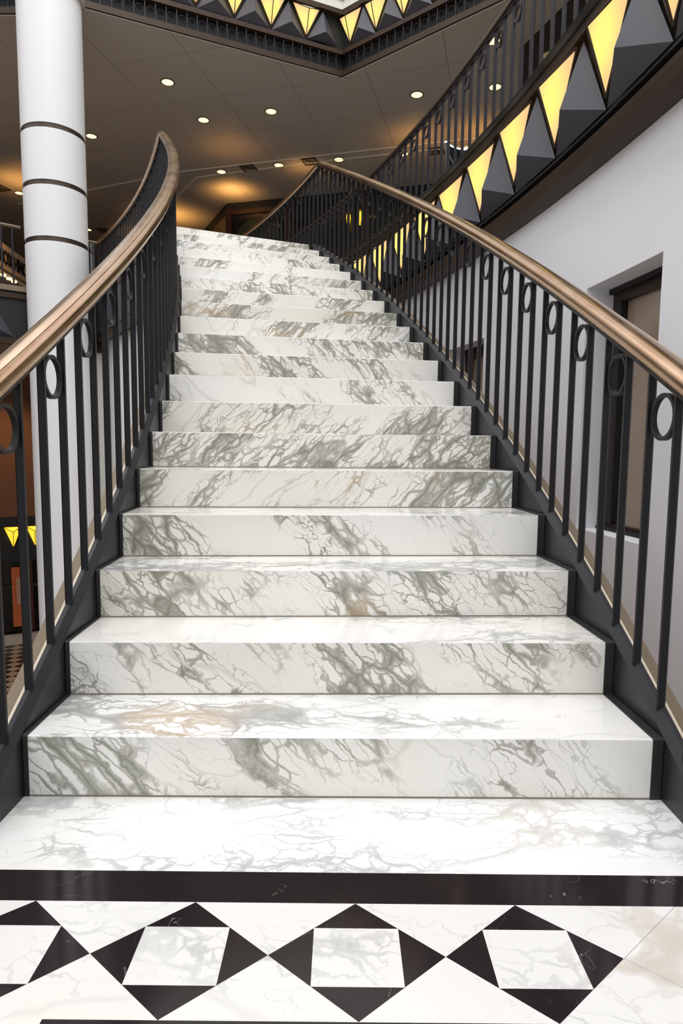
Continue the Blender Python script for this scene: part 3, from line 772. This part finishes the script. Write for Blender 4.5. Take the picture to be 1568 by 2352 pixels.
# curved black stand with a lit rim on the gallery
ks = thing('display_stand', (1.80, 9.7, 3.2), 'tall black concave display stand with a thin white lit rim, behind the balcony railing', 'display stand')
m = MB(); g = MB(); cen = Vector((1.80, 9.45, 0)); n = 14; rr = []; r2 = []
for q in range(n+1):
    a = math.radians(20 + 140*q/n); f = .62
    ux = Vector((cos(a), sin(a), 0))
    rr.append([cen*1+ux*(.36*f)+Vector((0, 0, 3.2)), cen+ux*(.39*f)+Vector((0, 0, 3.2)), cen+ux*.39+Vector((0, 0, 5.28)), cen+ux*.36+Vector((0, 0, 5.28))])
    r2.append([cen+ux*.355+Vector((0, 0, 5.281)), cen+ux*.395+Vector((0, 0, 5.281)), cen+ux*.395+Vector((0, 0, 5.30)), cen+ux*.355+Vector((0, 0, 5.30))])
m.sweep(rr, 'glass_dark'); m.build('shell', ks, smooth=True); g.sweep(r2, 'rim_glow'); g.build('rim_light', ks)

# silver bin-like drum behind the short railing end
sb = thing('metal_drum', (-4.02, 10.95, 3.2), 'silver metal drum behind the short railing end right of the white column', 'bin')
cz = Vector((-4.25, 10.75, 3.19))
m = MB(); m.sweep([ring_pts(cz, .155, 36, UX, UY), ring_pts(cz+Vector((0, 0, .96)), .155, 36, UX, UY)], 'silver'); m.build('drum', sb, smooth=True)
m = MB(); m.sweep([ring_pts(cz+Vector((0, 0, .961)), .16, 36, UX, UY), ring_pts(cz+Vector((0, 0, .985)), .16, 36, UX, UY)], 'silver'); m.build('lid', sb, smooth=True)

# ------------------------------------------------------------------ shop with lettered sign, upper left
sg = thing('shop_sign', (-6.85, 12.6, 4.4), 'cream shop sign with black letters behind the left balcony railing', 'sign')
p0 = Vector((-6.79, 12.45, 0)); dv = Vector((-.075, .9, 0)).normalized(); nv = Vector((dv.y, -dv.x, 0)); p1 = p0+dv*3
m = MB(); m.obox((p0+p1)/2-nv*.05+Vector((0, 0, 4.70)), dv*1.6, nv*.05, (0, 0, .24), 'cream_sign'); m.build('panel', sg)
tx = bpy.data.curves.new('letters', 'FONT'); tx.body = 'MOSCHINO'; tx.size = .38; tx.extrude = .01; tx.offset = .004; tx.align_x = 'LEFT'
to = bpy.data.objects.new('letters_tmp', tx); COL.objects.link(to)
dg = bpy.context.evaluated_depsgraph_get(); me = bpy.data.meshes.new_from_object(to.evaluated_get(dg)); bpy.data.objects.remove(to)
me.materials.clear(); me.materials.append(M['letter'])
lo = bpy.data.objects.new('letters', me); COL.objects.link(lo)
mw = Matrix((dv*.66, Vector((0, 0, 1)), nv)).transposed().to_4x4(); mw.translation = p0 + dv*.52 + nv*.012 + Vector((0, 0, 4.55))
lo.matrix_world = mw; lo.parent = sg; lo.matrix_parent_inverse = sg.matrix_world.inverted()
m = MB(); m.obox((p0+p1)/2-nv*.4+Vector((0, 0, 4.37)), dv*1.6, nv*.38, (0, 0, .03), 'soffit'); m.build('canopy', sg)
m = MB(); m.obox((p0+p1)/2-nv*.9+Vector((0, 0, 4.0)), dv*2.2, nv*.04, (0, 0, .8), 'soffit'); m.build('shop_wall', sg)
m = MB(); m.obox((p0+p1)/2-nv*.1+Vector((0, 0, 3.95)), dv*2.2, nv*.06, (0, 0, .10), 'recess'); m.build('display_rail', sg)
for k, s in enumerate((.78, 1.05, 1.28)):
    c_ = p0+dv*s-nv*.03+Vector((0, 0, 4.33)); o = thing('shop_spotlight', c_, '%s of three small warm spotlights under the lettered sign, from the left' % ordinal(k), 'spotlight', 'spotlights under the sign')
    m = MB(); m.sweep([ring_pts(c_+Vector((0, 0, -.03)), .05, 16, UX, UY), ring_pts(c_+Vector((0, 0, .005)), .06, 16, UX, UY)], 'bulb'); m.build('lens', o, smooth=True)

# ------------------------------------------------------------------ lower level shop glimpsed between the leftmost balusters
ls = thing('storefront', (-6.6, 12.8, -3.2), 'brown lower-level shop front glimpsed between the leftmost balusters', 'shop front')
wdir = Vector((.86, .51, 0)); wn = Vector((.51, -.86, 0)); wc = Vector((-6.65, 12.8, 0))
m = MB(); m.obox(wc-wn*.1+Vector((0, 0, .95)), wdir*3, wn*.1, (0, 0, 1.5), 'shop_brown'); m.build('wall_panel', ls)
m = MB(); m.obox(wc-wn*.1+Vector((0, 0, -.64)), wdir*3, wn*.16, (0, 0, .09), 'recess'); m.build('header', ls)
m = MB(); m.obox(wc-wn*.1+Vector((0, 0, -1.1)), wdir*3, wn*.06, (0, 0, .38), 'recess'); m.build('fascia_panel', ls)
m = MB(); m.obox(wc-wn*.1+Vector((0, 0, -2.2)), wdir*3, wn*.06, (0, 0, .72), 'glass_dark'); m.build('glass', ls)
for s, w_ in ((.26, .03), (.40, .012), (-.35, .03)):
    m = MB(); m.obox(wc+wdir*s+wn*.01+Vector((0, 0, -2.2)), wdir*w_, wn*.03, (0, 0, .72), 'maroon'); m.build('frame_post', ls)
m = MB(); m.obox(wc+Vector((0, 0, -1.98)), wdir*.5, wn*.03, (0, 0, .03), 'recess'); m.build('frame_rail', ls)
m = MB(); m.obox(wc+Vector((0, 0, -3.095)), wdir*3, wn*.06, (0, 0, .10), 'soffit'); m.build('stone_base', ls)
Qs = lambda s, off, z: wc + wdir*s + wn*(.06+off) + Vector((0, 0, z))
for k in range(-2, 2):
    lamp_at(Qs, .36+.40*k, -1.20, -.74, .42, .06, ['leftmost yellow', 'second yellow', 'third yellow', 'rightmost yellow'][k+2]+' pyramid lamp over the lower-level shop front, between the leftmost balusters', 'yellow lamps over the lower shop', glass='lamp_far', tube_w=.006)
# display poster in that window: a figure in a pink top over an orange ground
ps = thing('window_poster', Qs(.05, .0, -2.8), 'orange and pink poster in the lower-level shop window', 'poster')
m = MB(); m.obox(Qs(.06, -.02, -2.20), wdir*.16, wn*.005, (0, 0, .62), 'poster_orange'); m.build('sheet', ps)
m = MB(); m.solid([Qs(-.02, .0, -2.35), Qs(.15, .0, -2.35), Qs(.19, .0, -2.0), Qs(.10, .0, -1.80), Qs(-.02, .0, -1.80)], [Qs(-.02, .006, -2.35), Qs(.15, .006, -2.35), Qs(.19, .006, -2.0), Qs(.10, .006, -1.80), Qs(-.02, .006, -1.80)], 'skin_poster'); m.build('printed_figure', ps)

# two yellow lanterns in the far shop, seen over the right handrail's balusters
for x, y, z, lab in ((.38, 14.6, 6.45, 'yellow lantern glowing behind the right stair railing, right one'), (.10, 14.6, 6.38, 'yellow lantern glowing behind the right stair railing, left one')):
    o = thing('wall_lantern', (x, 15.9, z), lab, 'lantern', 'yellow lanterns of the far shop')
    pz = Vector((x, 15.9, z)); m = MB()
    m.sweep([ring_pts(pz+Vector((0, 0, -.18)), .02, 8, UX, UY), ring_pts(pz+Vector((0, 0, .05)), .055, 8, UX, UY), ring_pts(pz+Vector((0, 0, .12)), .05, 8, UX, UY)], 'lamp_far'); m.build('glass', o, smooth=True)
    m = MB(); m.obox(pz+Vector((0, .05, .14)), (.05, 0, 0), (0, .22, 0), (0, 0, .015), 'bronze_dark'); m.build('bracket', o)

# ------------------------------------------------------------------ warm lamps that graze the gallery ceiling
WARM = (1.0, .50, .14)
for i, (x, y, z, e) in enumerate(((-2.7, 15.9, 6.55, 40), (-4.6, 17.6, 6.3, 60), (-2.4, 13.7, 6.3, 9), (-5.6, 19.0, 6.4, 50), (1.4, 13.2, 6.4, 14), (2.6, 13.0, 6.4, 18), (-7.6, 15.5, 6.3, 40), (-.9, 14.6, 6.6, 8))):
    spot('uplight', (x, y, z), (x, y+.1, ZC), e, WARM, 2.4, 1.0, .15)
spot('shop_light', (-6.2, 11.8, 2.2), (-6.7, 12.8, -1.5), 90, (1, .6, .32), 1.9)
spot('shop_light', (-6.2, 12.6, 5.6), (-6.6, 13.3, 3.7), 60, (1, .6, .3), 1.6)
